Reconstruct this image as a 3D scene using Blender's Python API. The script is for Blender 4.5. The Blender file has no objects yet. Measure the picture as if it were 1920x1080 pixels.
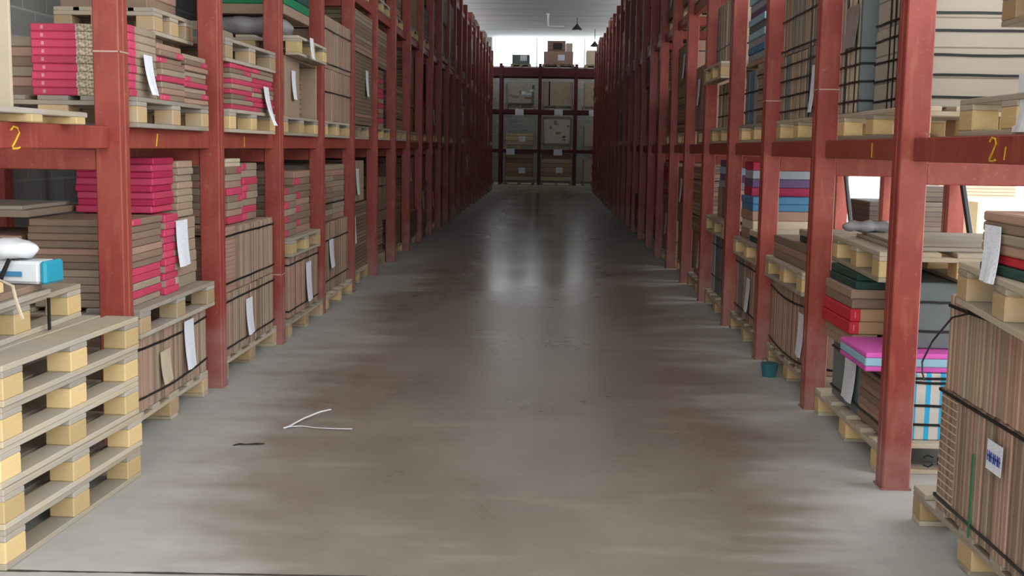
import bpy, bmesh, math, random
from mathutils import Vector, Matrix
SC = bpy.context.scene
COL = SC.collection
rnd = random.Random(7)
PI = math.pi

# ------------------------------------------------------------------ camera
EYE = Vector((0, 0, 1.48))
F_PX, PITCH, YAW, ROLL = 2200.0, 0.118693589, -0.0294454265, 0.0152670657
fw = Vector((math.sin(YAW)*math.cos(PITCH), math.cos(YAW)*math.cos(PITCH), -math.sin(PITCH)))
r0 = Vector((math.cos(YAW), -math.sin(YAW), 0)); u0 = r0.cross(fw)
rt = math.cos(ROLL)*r0 + math.sin(ROLL)*u0
up = -math.sin(ROLL)*r0 + math.cos(ROLL)*u0
cd = bpy.data.cameras.new('camera'); cam = bpy.data.objects.new('camera', cd); COL.objects.link(cam)
M = Matrix(((rt.x, up.x, -fw.x, EYE.x), (rt.y, up.y, -fw.y, EYE.y), (rt.z, up.z, -fw.z, EYE.z), (0, 0, 0, 1)))
cam.matrix_world = M
cd.sensor_width = 36; cd.lens = 36*F_PX/1920; cd.clip_start = .05; cd.clip_end = 200
SC.camera = cam

# ------------------------------------------------------------------ light
w = bpy.data.worlds.new('sky'); SC.world = w; w.use_nodes = True
bg = w.node_tree.nodes['Background']; bg.inputs[0].default_value = (.93, .97, 1, 1); bg.inputs[1].default_value = 2.2
sd = bpy.data.lights.new('sun', 'SUN'); sd.energy = 4.5; sd.angle = .02; sd.color = (1, .95, .86)
so = bpy.data.objects.new('sun', sd); COL.objects.link(so)
so.rotation_euler = (math.radians(30), 0, 0)
SC.view_settings.view_transform = 'Standard'; SC.view_settings.look = 'None'
SC.view_settings.gamma = 1; SC.view_settings.use_curve_mapping = False
SC.view_settings.exposure = 1.08

# ------------------------------------------------------------------ materials
def newmat(name, rough=.7, metal=0):
    m = bpy.data.materials.new(name); m.use_nodes = True
    b = m.node_tree.nodes['Principled BSDF']
    b.inputs['Roughness'].default_value = rough; b.inputs['Metallic'].default_value = metal
    b.inputs['Specular IOR Level'].default_value = .3
    return m, m.node_tree, b
def N(nt, t, **kw):
    n = nt.nodes.new(t)
    for k, v in kw.items():
        if k.startswith('i_'):
            key = k[2:]; key = int(key) if key.isdigit() else key
            n.inputs[key].default_value = v
        else: setattr(n, k, v)
    return n
def math_(nt, op, a, b=None, c=None):
    n = nt.nodes.new('ShaderNodeMath'); n.operation = op
    for i, v in enumerate((a, b, c)):
        if v is None: continue
        if isinstance(v, (int, float)): n.inputs[i].default_value = v
        else: nt.links.new(v, n.inputs[i])
    return n.outputs[0]
def mix(nt, fac, a, b, bt='MIX'):
    n = nt.nodes.new('ShaderNodeMix'); n.data_type = 'RGBA'; n.blend_type = bt
    for i, v in ((0, fac), (6, a), (7, b)):
        if isinstance(v, (int, float)): n.inputs[i].default_value = v
        elif isinstance(v, tuple): n.inputs[i].default_value = (v+(1,))[:4]
        else: nt.links.new(v, n.inputs[i])
    return n.outputs[2]
def noise(nt, vec, scale, detail=3, rough=.55):
    n = N(nt, 'ShaderNodeTexNoise'); n.inputs['Scale'].default_value = scale
    n.inputs['Detail'].default_value = detail; n.inputs['Roughness'].default_value = rough
    if vec is not None: nt.links.new(vec, n.inputs['Vector'])
    return n.outputs['Fac']
def ramp(nt, v, a, b):
    n = nt.nodes.new('ShaderNodeMapRange'); n.inputs['From Min'].default_value = a; n.inputs['From Max'].default_value = b
    n.interpolation_type = 'SMOOTHSTEP'
    nt.links.new(v, n.inputs['Value']); return n.outputs[0]
def vscale(nt, vec, s):
    n = nt.nodes.new('ShaderNodeMapping'); n.inputs['Scale'].default_value = s; nt.links.new(vec, n.inputs['Vector']); return n.outputs[0]
def bump(nt, b, h, strength=.3, dist=.01):
    n = nt.nodes.new('ShaderNodeBump'); n.inputs['Strength'].default_value = strength; n.inputs['Distance'].default_value = dist
    nt.links.new(h, n.inputs['Height']); nt.links.new(n.outputs[0], b.inputs['Normal'])

def mat_plain(name, col, rough=.7, var=.15, nscale=6, metal=0):
    m, nt, b = newmat(name, rough, metal)
    tc = N(nt, 'ShaderNodeTexCoord'); oi = N(nt, 'ShaderNodeObjectInfo')
    n = noise(nt, tc.outputs['Object'], nscale)
    f = math_(nt, 'MULTIPLY_ADD', n, var*2, 1-var)
    g = math_(nt, 'MULTIPLY_ADD', oi.outputs['Random'], var*1.4, 1-var*.7)
    fg = math_(nt, 'MULTIPLY', f, g)
    c = nt.nodes.new('ShaderNodeVectorMath'); c.operation = 'SCALE'; c.inputs[0].default_value = col
    nt.links.new(fg, c.inputs['Scale']); nt.links.new(c.outputs[0], b.inputs['Base Color'])
    return m
def mat_wood(name, c1, c2, dust=.35):
    m, nt, b = newmat(name, .8)
    tc = N(nt, 'ShaderNodeTexCoord'); oi = N(nt, 'ShaderNodeObjectInfo')
    g = noise(nt, vscale(nt, tc.outputs['Object'], (18, 3, 30)), 2.5, 4, .6)
    c = mix(nt, g, c1, c2)
    d = ramp(nt, noise(nt, tc.outputs['Object'], 4), .35, .75)
    c = mix(nt, math_(nt, 'MULTIPLY', d, dust), c, (.34, .32, .29))
    hv = N(nt, 'ShaderNodeHueSaturation'); nt.links.new(c, hv.inputs['Color'])
    nt.links.new(math_(nt, 'MULTIPLY_ADD', oi.outputs['Random'], .45, .78), hv.inputs['Value'])
    nt.links.new(hv.outputs[0], b.inputs['Base Color'])
    bump(nt, b, g, .25, .004)
    return m
def mat_print(name, base, ink, edge=.45, pattern=True, axis=0):
    """carton with a printed ink area on one end and small diamonds beside it"""
    m, nt, b = newmat(name, .6)
    tc = N(nt, 'ShaderNodeTexCoord'); sp = N(nt, 'ShaderNodeSeparateXYZ'); nt.links.new(tc.outputs['Generated'], sp.inputs[0])
    so_ = N(nt, 'ShaderNodeSeparateXYZ'); nt.links.new(tc.outputs['Object'], so_.inputs[0])
    oi = N(nt, 'ShaderNodeObjectInfo')
    n = noise(nt, tc.outputs['Object'], 7)
    a = sp.outputs[axis]
    inkm = math_(nt, 'LESS_THAN', a, edge)
    if axis == 1:
        sn = N(nt, 'ShaderNodeSeparateXYZ'); nt.links.new(tc.outputs['Normal'], sn.inputs[0])
        inkm = math_(nt, 'MULTIPLY', inkm, math_(nt, 'GREATER_THAN', math_(nt, 'ABSOLUTE', sn.outputs[0]), .5))
    ck = N(nt, 'ShaderNodeTexChecker'); ck.inputs['Scale'].default_value = 75
    rot = nt.nodes.new('ShaderNodeMapping'); rot.inputs['Rotation'].default_value = (0.785, 0.785, .785)
    nt.links.new(tc.outputs['Object'], rot.inputs['Vector']); nt.links.new(rot.outputs[0], ck.inputs['Vector'])
    if pattern and axis == 0:
        inkm = math_(nt, 'MAXIMUM', inkm, math_(nt, 'MULTIPLY', math_(nt, 'GREATER_THAN', a, .985), math_(nt, 'LESS_THAN', sp.outputs[1], .22)))
    c = base
    if pattern:
        near = math_(nt, 'MULTIPLY', math_(nt, 'GREATER_THAN', a, edge), math_(nt, 'LESS_THAN', a, edge+.22))
        c = mix(nt, math_(nt, 'MULTIPLY', near, ck.outputs['Fac']), base, (.55, .47, .33))
    c = mix(nt, inkm, c, ink)
    # small pale marks at the printed end
    mk = math_(nt, 'MULTIPLY', math_(nt, 'LESS_THAN', math_(nt, 'ABSOLUTE', math_(nt, 'SUBTRACT', a, .12)), .014),
               math_(nt, 'LESS_THAN', math_(nt, 'ABSOLUTE', math_(nt, 'SUBTRACT', sp.outputs[2], .55)), .22))
    c = mix(nt, math_(nt, 'MULTIPLY', mk, .5), c, (.65, .45, .4))
    f = math_(nt, 'MULTIPLY', math_(nt, 'MULTIPLY_ADD', n, .4, .8), math_(nt, 'MULTIPLY_ADD', oi.outputs['Random'], .3, .85))
    sc = nt.nodes.new('ShaderNodeVectorMath'); sc.operation = 'SCALE'; nt.links.new(c, sc.inputs[0]); nt.links.new(f, sc.inputs['Scale'])
    nt.links.new(sc.outputs[0], b.inputs['Base Color'])
    return m
def mat_stripes(name, cols, period, axis, line=.14, linec=None):
    """many thin cartons side by side: each its own shade, dark joints between"""
    m, nt, b = newmat(name, .75)
    tc = N(nt, 'ShaderNodeTexCoord'); sp = N(nt, 'ShaderNodeSeparateXYZ'); nt.links.new(tc.outputs['Object'], sp.inputs[0])
    oi = N(nt, 'ShaderNodeObjectInfo')
    v = math_(nt, 'DIVIDE', sp.outputs[axis], period)
    fr = math_(nt, 'FRACT', v); fl = math_(nt, 'FLOOR', v)
    wn = N(nt, 'ShaderNodeTexWhiteNoise', noise_dimensions='2D')
    cb = N(nt, 'ShaderNodeCombineXYZ'); nt.links.new(fl, cb.inputs[0]); nt.links.new(math_(nt, 'MULTIPLY', oi.outputs['Random'], 91.7), cb.inputs[1])
    nt.links.new(cb.outputs[0], wn.inputs['Vector'])
    cr = N(nt, 'ShaderNodeValToRGB'); cr.color_ramp.interpolation = 'CONSTANT'
    while len(cr.color_ramp.elements) < len(cols): cr.color_ramp.elements.new(.5)
    for i, c in enumerate(cols):
        cr.color_ramp.elements[i].position = i/len(cols); cr.color_ramp.elements[i].color = c+(1,)
    nt.links.new(wn.outputs['Value'], cr.inputs['Fac'])
    ln = math_(nt, 'LESS_THAN', fr, line)
    c = mix(nt, ln, cr.outputs['Color'], linec or tuple(x*.3 for x in cols[0]))
    n = noise(nt, tc.outputs['Object'], 9)
    f = math_(nt, 'MULTIPLY', math_(nt, 'MULTIPLY_ADD', n, .5, .75), math_(nt, 'MULTIPLY_ADD', oi.outputs['Random'], .4, .8))
    sc = nt.nodes.new('ShaderNodeVectorMath'); sc.operation = 'SCALE'; nt.links.new(c, sc.inputs[0]); nt.links.new(f, sc.inputs['Scale'])
    nt.links.new(sc.outputs[0], b.inputs['Base Color'])
    return m

TAN = (.33, .235, .165); BRN = (.22, .15, .105); ROSE = (.34, .21, .155); GRY = (.30, .235, .17); CREAM = (.5, .42, .3)
PINK = (.5, .05, .11); RED = (.55, .03, .045); MAT = {}
MAT['tan'] = mat_plain('cardboard_tan', TAN); MAT['brown'] = mat_plain('cardboard_brown', BRN)
MAT['rose'] = mat_plain('cardboard_rose', ROSE); MAT['grey'] = mat_plain('cardboard_grey', GRY)
MAT['cream'] = mat_plain('cardboard_cream', CREAM); MAT['slab'] = mat_plain('pale_slab_carton', (.35, .31, .25), .6, .06, 3)
MAT['pink'] = mat_plain('carton_pink', PINK, .5); MAT['red'] = mat_plain('carton_red', RED, .5)
MAT['dkpink'] = mat_plain('carton_crimson', (.38, .02, .07), .5)
MAT['green'] = mat_plain('carton_green', (.01, .17, .07), .5); MAT['dkgreen'] = mat_plain('carton_dark_green', (.02, .06, .045), .5)
MAT['blue'] = mat_plain('carton_blue', (.06, .2, .36), .5); MAT['violet'] = mat_plain('carton_violet', (.12, .07, .17), .5)
MAT['magenta'] = mat_plain('carton_magenta', (.62, .1, .42), .5); MAT['ltblue'] = mat_plain('carton_light_blue', (.3, .5, .62), .5)
MAT['silver'] = mat_plain('carton_silver', (.28, .32, .36), .4); MAT['slate'] = mat_plain('carton_slate', (.13, .155, .15), .6)
MAT['white'] = mat_plain('white_plastic', (.7, .72, .74), .35, .05); MAT['teal'] = mat_plain('teal_plastic', (.02, .27, .38), .4, .05)
MAT['strap'] = mat_plain('black_strap', (.012, .011, .012), .4, .05)
MAT['film'] = mat_plain('dusty_film', (.22, .21, .21), .3, .3, 14)
MAT['mark'] = mat_plain('yellow_paint', (.62, .4, .03), .7, .25, 40)
MAT['seam'] = mat_plain('pale_seam', (.45, .3, .25), .7, .1)
MAT['darkmetal'] = mat_plain('dark_lamp_metal', (.03, .03, .035), .5)
MAT['ltwood'] = mat_wood('new_pallet_wood', (.52, .36, .15), (.62, .45, .23), .15)
MAT['wood'] = mat_wood('pallet_board_wood', (.35, .28, .19), (.44, .37, .27), .75)
MAT['blockwood'] = mat_wood('weathered_block_wood', (.40, .26, .12), (.46, .33, .18), .45)
MAT['oldwood'] = mat_wood('grey_pallet_wood', (.27, .22, .16), (.36, .3, .23), .8)
MAT['pinkprint'] = mat_print('pink_printed_carton', GRY, PINK, .46)
MAT['pinkend'] = mat_print('pink_end_carton', GRY, PINK, .3, False)
MAT['pinky'] = mat_print('pink_corner_carton', BRN, PINK, .34, False, 1)
MAT['pinky2'] = mat_print('pink_long_carton', GRY, PINK, .7, True, 1)
MAT['redend'] = mat_print('red_end_carton', (.42, .27, .14), RED, .26, False)
MAT['up_tan'] = mat_stripes('upright_cartons_tan', [TAN, ROSE, GRY, BRN], .042, 1)
MAT['up_rose'] = mat_stripes('upright_cartons_rose', [ROSE, BRN, TAN, ROSE], .038, 1)
MAT['up_brown'] = mat_stripes('upright_cartons_brown', [BRN, BRN, GRY], .05, 1)
MAT['fl_tan'] = mat_stripes('flat_cartons_tan', [TAN, ROSE, BRN, GRY], .045, 2, .16)
MAT['fl_brown'] = mat_stripes('flat_cartons_brown', [BRN, BRN, ROSE], .04, 2, .16)
MAT['fl_pink'] = mat_stripes('flat_cartons_pink', [PINK, BRN, ROSE, PINK, GRY], .06, 2, .12)
MAT['fl_blue'] = mat_stripes('flat_cartons_blue', [(.25, .33, .36), (.1, .14, .3), (.35, .36, .36), (.1, .07, .18), (.06, .3, .4)], .07, 2, .08)
MAT['fl_dark'] = mat_stripes('flat_cartons_dark', [(.05, .035, .03), (.06, .045, .035)], .05, 2, .12)
MAT['blueprint'] = mat_stripes('white_blue_striped_carton', [(.52, .48, .42), (.46, .43, .38)], .066, 0, .36, (.03, .36, .62))

def mat_red():
    m, nt, b = newmat('red_oxide_paint', .45)
    b.inputs['Specular IOR Level'].default_value = .4
    ge = N(nt, 'ShaderNodeNewGeometry'); sp = N(nt, 'ShaderNodeSeparateXYZ'); nt.links.new(ge.outputs['Position'], sp.inputs[0])
    n1 = noise(nt, ge.outputs['Position'], 5, 4); n2 = noise(nt, ge.outputs['Position'], 45, 3)
    n3 = noise(nt, vscale(nt, ge.outputs['Position'], (9, 9, 1.5)), 3, 3)
    c = mix(nt, ramp(nt, n1, .3, .7), (.245, .036, .028), (.30, .058, .038))
    c = mix(nt, math_(nt, 'MULTIPLY', ramp(nt, n3, .5, .72), .5), c, (.36, .11, .06))
    # settled dust and scuffs low on the posts, ragged edge
    d = math_(nt, 'ADD', math_(nt, 'MULTIPLY', sp.outputs[2], -1.1), math_(nt, 'MULTIPLY', n1, 1.2))
    c = mix(nt, math_(nt, 'MULTIPLY', ramp(nt, d, -.05, .65), .5), c, (.34, .22, .2))
    c = mix(nt, math_(nt, 'MULTIPLY', ramp(nt, n2, .6, .8), .4), c, (.42, .22, .2))
    nt.links.new(c, b.inputs['Base Color'])
    bump(nt, b, n2, .15, .003)
    return m
MAT['redpaint'] = mat_red()

def mat_floor():
    m, nt, b = newmat('dusty_concrete_floor', .5)
    ge = N(nt, 'ShaderNodeNewGeometry'); P = ge.outputs['Position']
    sp = N(nt, 'ShaderNodeSeparateXYZ'); nt.links.new(P, sp.inputs[0])
    X, Y = sp.outputs[0], sp.outputs[1]
    big = noise(nt, vscale(nt, P, (1, .7, 1)), .9, 5, .6)
    streak = noise(nt, vscale(nt, P, (.8, 3.2, 1)), 1.6, 3, .55)
    fine = noise(nt, P, 9, 3, .5)
    ax = math_(nt, 'ABSOLUTE', math_(nt, 'ADD', X, .17))
    # dust lies where wheels do not run: along both racks and around the aisle mouth
    big = math_(nt, 'MULTIPLY', big, 1)
    e = math_(nt, 'ADD', ax, math_(nt, 'MULTIPLY', math_(nt, 'SUBTRACT', streak, .5), .9))
    e = math_(nt, 'ADD', e, math_(nt, 'MULTIPLY', math_(nt, 'SUBTRACT', big, .5), 1.1))
    near = math_(nt, 'MULTIPLY', ramp(nt, math_(nt, 'MULTIPLY', Y, -1), -5.4, -3.2), .4)
    e = math_(nt, 'ADD', e, near)
    dust = ramp(nt, e, .95, 1.75)
    core = mix(nt, ramp(nt, big, .3, .7), (.19, .162, .13), (.265, .232, .19))
    core = mix(nt, ramp(nt, streak, .55, .75), core, (.29, .25, .205))
    c = mix(nt, dust, core, (.40, .39, .365))
    c = mix(nt, math_(nt, 'MULTIPLY', ramp(nt, fine, .4, .8), .14), c, (.12, .10, .08))
    # the cut joint across the aisle mouth
    jy = math_(nt, 'ABSOLUTE', math_(nt, 'SUBTRACT', Y, math_(nt, 'MULTIPLY_ADD', X, .027, 3.915)))
    jn = math_(nt, 'MULTIPLY_ADD', noise(nt, P, 6), .03, -.006)
    c = mix(nt, math_(nt, 'LESS_THAN', jy, jn), c, (.05, .045, .04))
    nt.links.new(c, b.inputs['Base Color'])
    r = math_(nt, 'MULTIPLY_ADD', dust, .45, .29)
    r = math_(nt, 'ADD', r, math_(nt, 'MULTIPLY', math_(nt, 'SUBTRACT', big, .5), .15))
    pol = math_(nt, 'MULTIPLY', ramp(nt, math_(nt, 'MULTIPLY', ax, -1), -1.0, -.3), ramp(nt, Y, 10, 14))
    r = math_(nt, 'SUBTRACT', r, math_(nt, 'MULTIPLY', pol, .11))
    nt.links.new(r, b.inputs['Roughness']); b.inputs['Specular IOR Level'].default_value = .3
    return m
MAT['floor'] = mat_floor()

def mat_wall():
    m, nt, b = newmat('grey_block_wall', .9)
    tc = N(nt, 'ShaderNodeTexCoord')
    br = N(nt, 'ShaderNodeTexBrick'); br.inputs['Scale'].default_value = 1; br.inputs['Brick Width'].default_value = .4
    br.inputs['Row Height'].default_value = .2; br.inputs['Mortar Size'].default_value = .008
    br.inputs['Color1'].default_value = (.26, .26, .24, 1); br.inputs['Color2'].default_value = (.33, .33, .31, 1); br.inputs['Mortar'].default_value = (.45, .45, .43, 1)
    sp = N(nt, 'ShaderNodeSeparateXYZ'); nt.links.new(tc.outputs['Object'], sp.inputs[0])
    cb = N(nt, 'ShaderNodeCombineXYZ'); nt.links.new(math_(nt, 'ADD', sp.outputs[0], sp.outputs[1]), cb.inputs[0]); nt.links.new(sp.outputs[2], cb.inputs[1])
    nt.links.new(cb.outputs[0], br.inputs['Vector'])
    n = noise(nt, tc.outputs['Object'], 3, 4)
    nt.links.new(mix(nt, math_(nt, 'MULTIPLY', n, .5), br.outputs['Color'], (.2, .2, .19)), b.inputs['Base Color'])
    return m
MAT['wall'] = mat_wall()
def mat_ceiling():
    m, nt, b = newmat('board_marked_concrete_ceiling', .8)
    tc = N(nt, 'ShaderNodeTexCoord'); sp = N(nt, 'ShaderNodeSeparateXYZ'); nt.links.new(tc.outputs['Object'], sp.inputs[0])
    n = noise(nt, vscale(nt, tc.outputs['Object'], (.25, 1.6, 1)), 1.3, 4, .6)
    c = mix(nt, n, (.55, .58, .59), (.8, .82, .81))
    fr = math_(nt, 'FRACT', math_(nt, 'DIVIDE', sp.outputs[1], 1.5))
    c = mix(nt, math_(nt, 'MULTIPLY', math_(nt, 'LESS_THAN', fr, .06), .5), c, (.25, .26, .27))
    nt.links.new(c, b.inputs['Base Color']); return m
MAT['ceiling'] = mat_ceiling()
MAT['kerb'] = mat_plain('pale_kerb_concrete', (.5, .47, .38), .85)
MAT['yard'] = mat_plain('pale_yard_concrete', (.55, .53, .5), .9)
def mat_paper():
    m, nt, b = newmat('printed_white_paper', .6)
    tc = N(nt, 'ShaderNodeTexCoord')
    n = noise(nt, vscale(nt, tc.outputs['Object'], (1, 30, 90)), 2, 2)
    c = mix(nt, math_(nt, 'MULTIPLY', ramp(nt, n, .55, .62), .35), (.74, .76, .82), (.3, .33, .42))
    nt.links.new(c, b.inputs['Base Color']); return m
MAT['paper'] = mat_paper()
MAT['glass'], _nt, _b = newmat('frosted_window_glass', .6); _b.inputs['Transmission Weight'].default_value = 1; _b.inputs['Base Color'].default_value = (.95, .97, 1, 1); _b.inputs['IOR'].default_value = 1.05

# ------------------------------------------------------------------ mesh helpers
class MB:
    def __init__(s): s.bm = bmesh.new(); s.mats = []
    def mi(s, m):
        if m not in s.mats: s.mats.append(m)
        return s.mats.index(m)
    def box(s, x0, x1, y0, y1, z0, z1, mat='tan', bevel=0, jit=0):
        i = s.mi(mat)
        vs = [s.bm.verts.new((x, y, z)) for x in (x0, x1) for y in (y0, y1) for z in (z0, z1)]
        fs = [s.bm.faces.new([vs[k] for k in q]) for q in ((0, 1, 3, 2), (4, 6, 7, 5), (0, 4, 5, 1), (2, 3, 7, 6), (0, 2, 6, 4), (1, 5, 7, 3))]
        for f in fs: f.material_index = i
        if bevel:
            es = list({e for f in fs for e in f.edges})
            bmesh.ops.bevel(s.bm, geom=es, offset=bevel, segments=1, affect='EDGES', material=i)
        return s
    def tube(s, pts, r, mat, n=6, cap=True, flat=1.0):
        i = s.mi(mat); rings = []
        for k, p in enumerate(pts):
            p = Vector(p)
            d = (Vector(pts[min(k+1, len(pts)-1)])-Vector(pts[max(k-1, 0)])).normalized()
            a = d.cross(Vector((0, 0, 1)));
            if a.length < .1: a = d.cross(Vector((0, 1, 0)))
            a.normalize(); b = a.cross(d)
            rr = r[k] if isinstance(r, (list, tuple)) else r
            rings.append([s.bm.verts.new(p+a*rr*math.cos(t*2*PI/n)+b*rr*flat*math.sin(t*2*PI/n)) for t in range(n)])
        for k in range(len(rings)-1):
            for t in range(n):
                f = s.bm.faces.new((rings[k][t], rings[k][(t+1) % n], rings[k+1][(t+1) % n], rings[k+1][t])); f.material_index = i
        if cap:
            s.bm.faces.new(rings[0][::-1]).material_index = i; s.bm.faces.new(rings[-1]).material_index = i
        return s
    def mesh(s, name):
        bmesh.ops.recalc_face_normals(s.bm, faces=s.bm.faces[:])
        me = bpy.data.meshes.new(name); s.bm.to_mesh(me); s.bm.free()
        for m in s.mats: me.materials.append(MAT[m])
        return me
    def build(s, name, parent=None, loc=(0, 0, 0)):
        return link(name, s.mesh(name), parent, loc)
def link(name, me, parent=None, loc=(0, 0, 0)):
    o = bpy.data.objects.new(name, me); COL.objects.link(o); o.location = loc
    if parent: o.parent = parent
    return o
LABELS = set()
def tag(o, label, cat, group=None):
    if label in LABELS: print('DUP LABEL', label)
    nw = len(label.split())
    if nw < 4 or nw > 16: print('LEN', nw, label)
    LABELS.add(label)
    o['label'] = label; o['category'] = cat
    if group: o['group'] = group
    return o
def thing(name, loc, label, cat, group=None, rz=0):
    o = bpy.data.objects.new(name, None); COL.objects.link(o); o.location = loc; o.rotation_euler = (0, 0, rz)
    o.empty_display_size = .1
    return tag(o, label, cat, group)
CACHE = {}
def boxmesh(name, dx, dy, dz, mat, bevel=.004):
    """box centred in x and y, base at z = 0; cached"""
    k = (name, round(dx, 3), round(dy, 3), round(dz, 3), mat)
    if k not in CACHE:
        CACHE[k] = MB().box(-dx/2, dx/2, -dy/2, dy/2, 0, dz, mat, min(bevel, dz*.2, dx*.2, dy*.2)).mesh(name)
    return CACHE[k]
ORD = ['first', 'second', 'third', 'fourth', 'fifth', 'sixth', 'seventh', 'eighth', 'ninth', 'tenth', 'eleventh', 'twelfth', 'thirteenth',
       'fourteenth', 'fifteenth', 'sixteenth', 'seventeenth', 'eighteenth', 'nineteenth', 'twentieth', 'twenty-first', 'twenty-second', 'twenty-third', 'twenty-fourth']

# ------------------------------------------------------------------ layout of the two racks
XL, XR = -2.02, 1.565              # centre planes of the front posts
YL0, DL = 5.416, 1.6077
YR0, DR = 5.168, 1.613
NP = 23
RD = 1.3                           # rack depth
HP = .06                           # half a post
LEV = [0, 1.55, 3.05, 4.55]
def py(s, i): return YL0+DL*i if s < 0 else YR0+DR*i
def px(s): return XL if s < 0 else XR
SIDE = {-1: 'left', 1: 'right'}
def where(s, k):
    return ('before the first %s post' % SIDE[s]) if k == 0 else ('behind the %s %s post' % (ORD[k-1], SIDE[s]))
LV = ['on the floor', 'on the first shelf', 'on the second shelf', 'on the top shelf']

def make_rack(s):
    side = SIDE[s]; X = px(s); XB = X+s*RD
    t = thing('pallet_rack', (X, py(s, 0), 0), 'long red painted steel pallet rack along the %s side of the aisle' % side, 'rack', 'red pallet racks')
    H = 4.78
    post = MB()
    # two channels welded face to face, with a narrow seam
    post.box(-HP, HP, -HP, -.003, 0, H, 'redpaint', .005).box(-HP, HP, .003, HP, 0, H, 'redpaint', .005).box(-HP+.006, HP-.006, -.006, .006, 0, H, 'redpaint')
    pm = post.mesh('upright')
    foot = MB().box(-.066, .066, -.066, .066, 0, .008, 'redpaint').mesh('base_plate')
    for i in range(-2, NP):
        y = py(s, i)-py(s, 0)
        if i >= 0:
            o = link('upright', pm, t, (0, y, 0))
            if i < 8: link('base_plate', foot, o)
        if i >= 0: link('rear_upright', pm, t, (s*RD, y, 0))
        if i < 0: link('upright', pm, t, (0, y, 0)) if i == -1 and False else None
    bl = (py(s, 1)-py(s, 0))-2*HP
    bmh = MB().box(-.03, .03, -bl/2, bl/2, -.1, 0, 'redpaint', .004)
    bm_ = bmh.mesh('beam')
    cm = MB().box(-RD/2+HP, RD/2-HP, -.05, .05, -.2, -.106, 'redpaint', .004).mesh('cross_member')
    for lv in (1, 2, 3):
        for i in range(-1, NP-1):
            yc = (py(s, i)+py(s, i+1))/2-py(s, 0)
            link('beam', bm_, t, (s*.025, yc, LEV[lv]))
        L = py(s, NP-1)-py(s, -1)
        MB().box(-.05, .05, 0, L, -.1, 0, 'redpaint').build('rear_beam', t, (s*RD, py(s, -1)-py(s, 0), LEV[lv]))
        for i in range(0, NP):
            link('cross_member', cm, t, (s*RD/2, py(s, i)-py(s, 0), LEV[lv]))
    # front posts before the picture edge
    link('upright', pm, t, (0, -(py(s, 1)-py(s, 0)), 0))
    link('rear_upright', pm, t, (s*RD, -(py(s, 1)-py(s, 0)), 0))
    # thin diagonal braces between rear posts
    for i in range(1, 8):
        if s < 0: continue
        y0 = py(s, i)-py(s, 0)-.06
        MB().tube([(s*RD, y0, 1.44), (s*RD, y0-.85, .03)], .022, 'darkmetal').build('diagonal_brace', t)
    return t
rackL = make_rack(-1); rackR = make_rack(1)

def ring(x, y, z, h=.063, parent=None, sx=None):
    m = MB(); t = .004
    m.box(-h, h, -h, -h+t, 0, .007, 'seam').box(-h, h, h-t, h, 0, .007, 'seam').box(-h, -h+t, -h, h, 0, .007, 'seam').box(h-t, h, -h, h, 0, .007, 'seam')
    o = m.build('wire_tie', parent, (x, y, z)); o['label'] = 'pale wire wound round the post'; return o
ring(0, 0, 1.885, parent=rackL); ring(0, py(1, 1)-py(1, 0), 1.83, parent=rackR); ring(0, py(1, 2)-py(1, 0), 1.83, parent=rackR)
ring(0, 2*DL, .52, parent=rackL)

# hand painted yellow marks on the beams
def strokes(t, s, marks):
    for name, pts, r in marks:
        o = MB().tube([(-s*.008, y-py(s, 0), z) for y, z in pts], r, 'mark', 5).build('painted_mark', t); o['label'] = name
two = lambda y, z, a=.02: [(y-a, z+.028), (y-a*.4, z+.042), (y+a*.6, z+.038), (y+a, z+.02), (y+a*.5, z+.004), (y, z-.012), (y-a*.8, z-.034), (y-a*.6, z-.04), (y+a*.4, z-.04), (y+a, z-.036)]
strokes(rackL, -1, [('yellow painted figure two', two(4.40, 1.49, .035), .004), ('yellow painted stroke', [(6.02, 1.525), (6.0, 1.46)], .004), ('yellow painted stroke', [(7.75, 1.53), (7.75, 1.46)], .003)])
strokes(rackR, 1, [('yellow painted figure two', [(4.2-(y-4.2), z) for y, z in two(4.2, 1.50, .03)], .004), ('yellow painted stroke', [(4.08, 1.51), (4.09, 1.465)], .003), ('yellow painted stroke', [(5.75, 1.53), (5.75, 1.46)], .003)])

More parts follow.
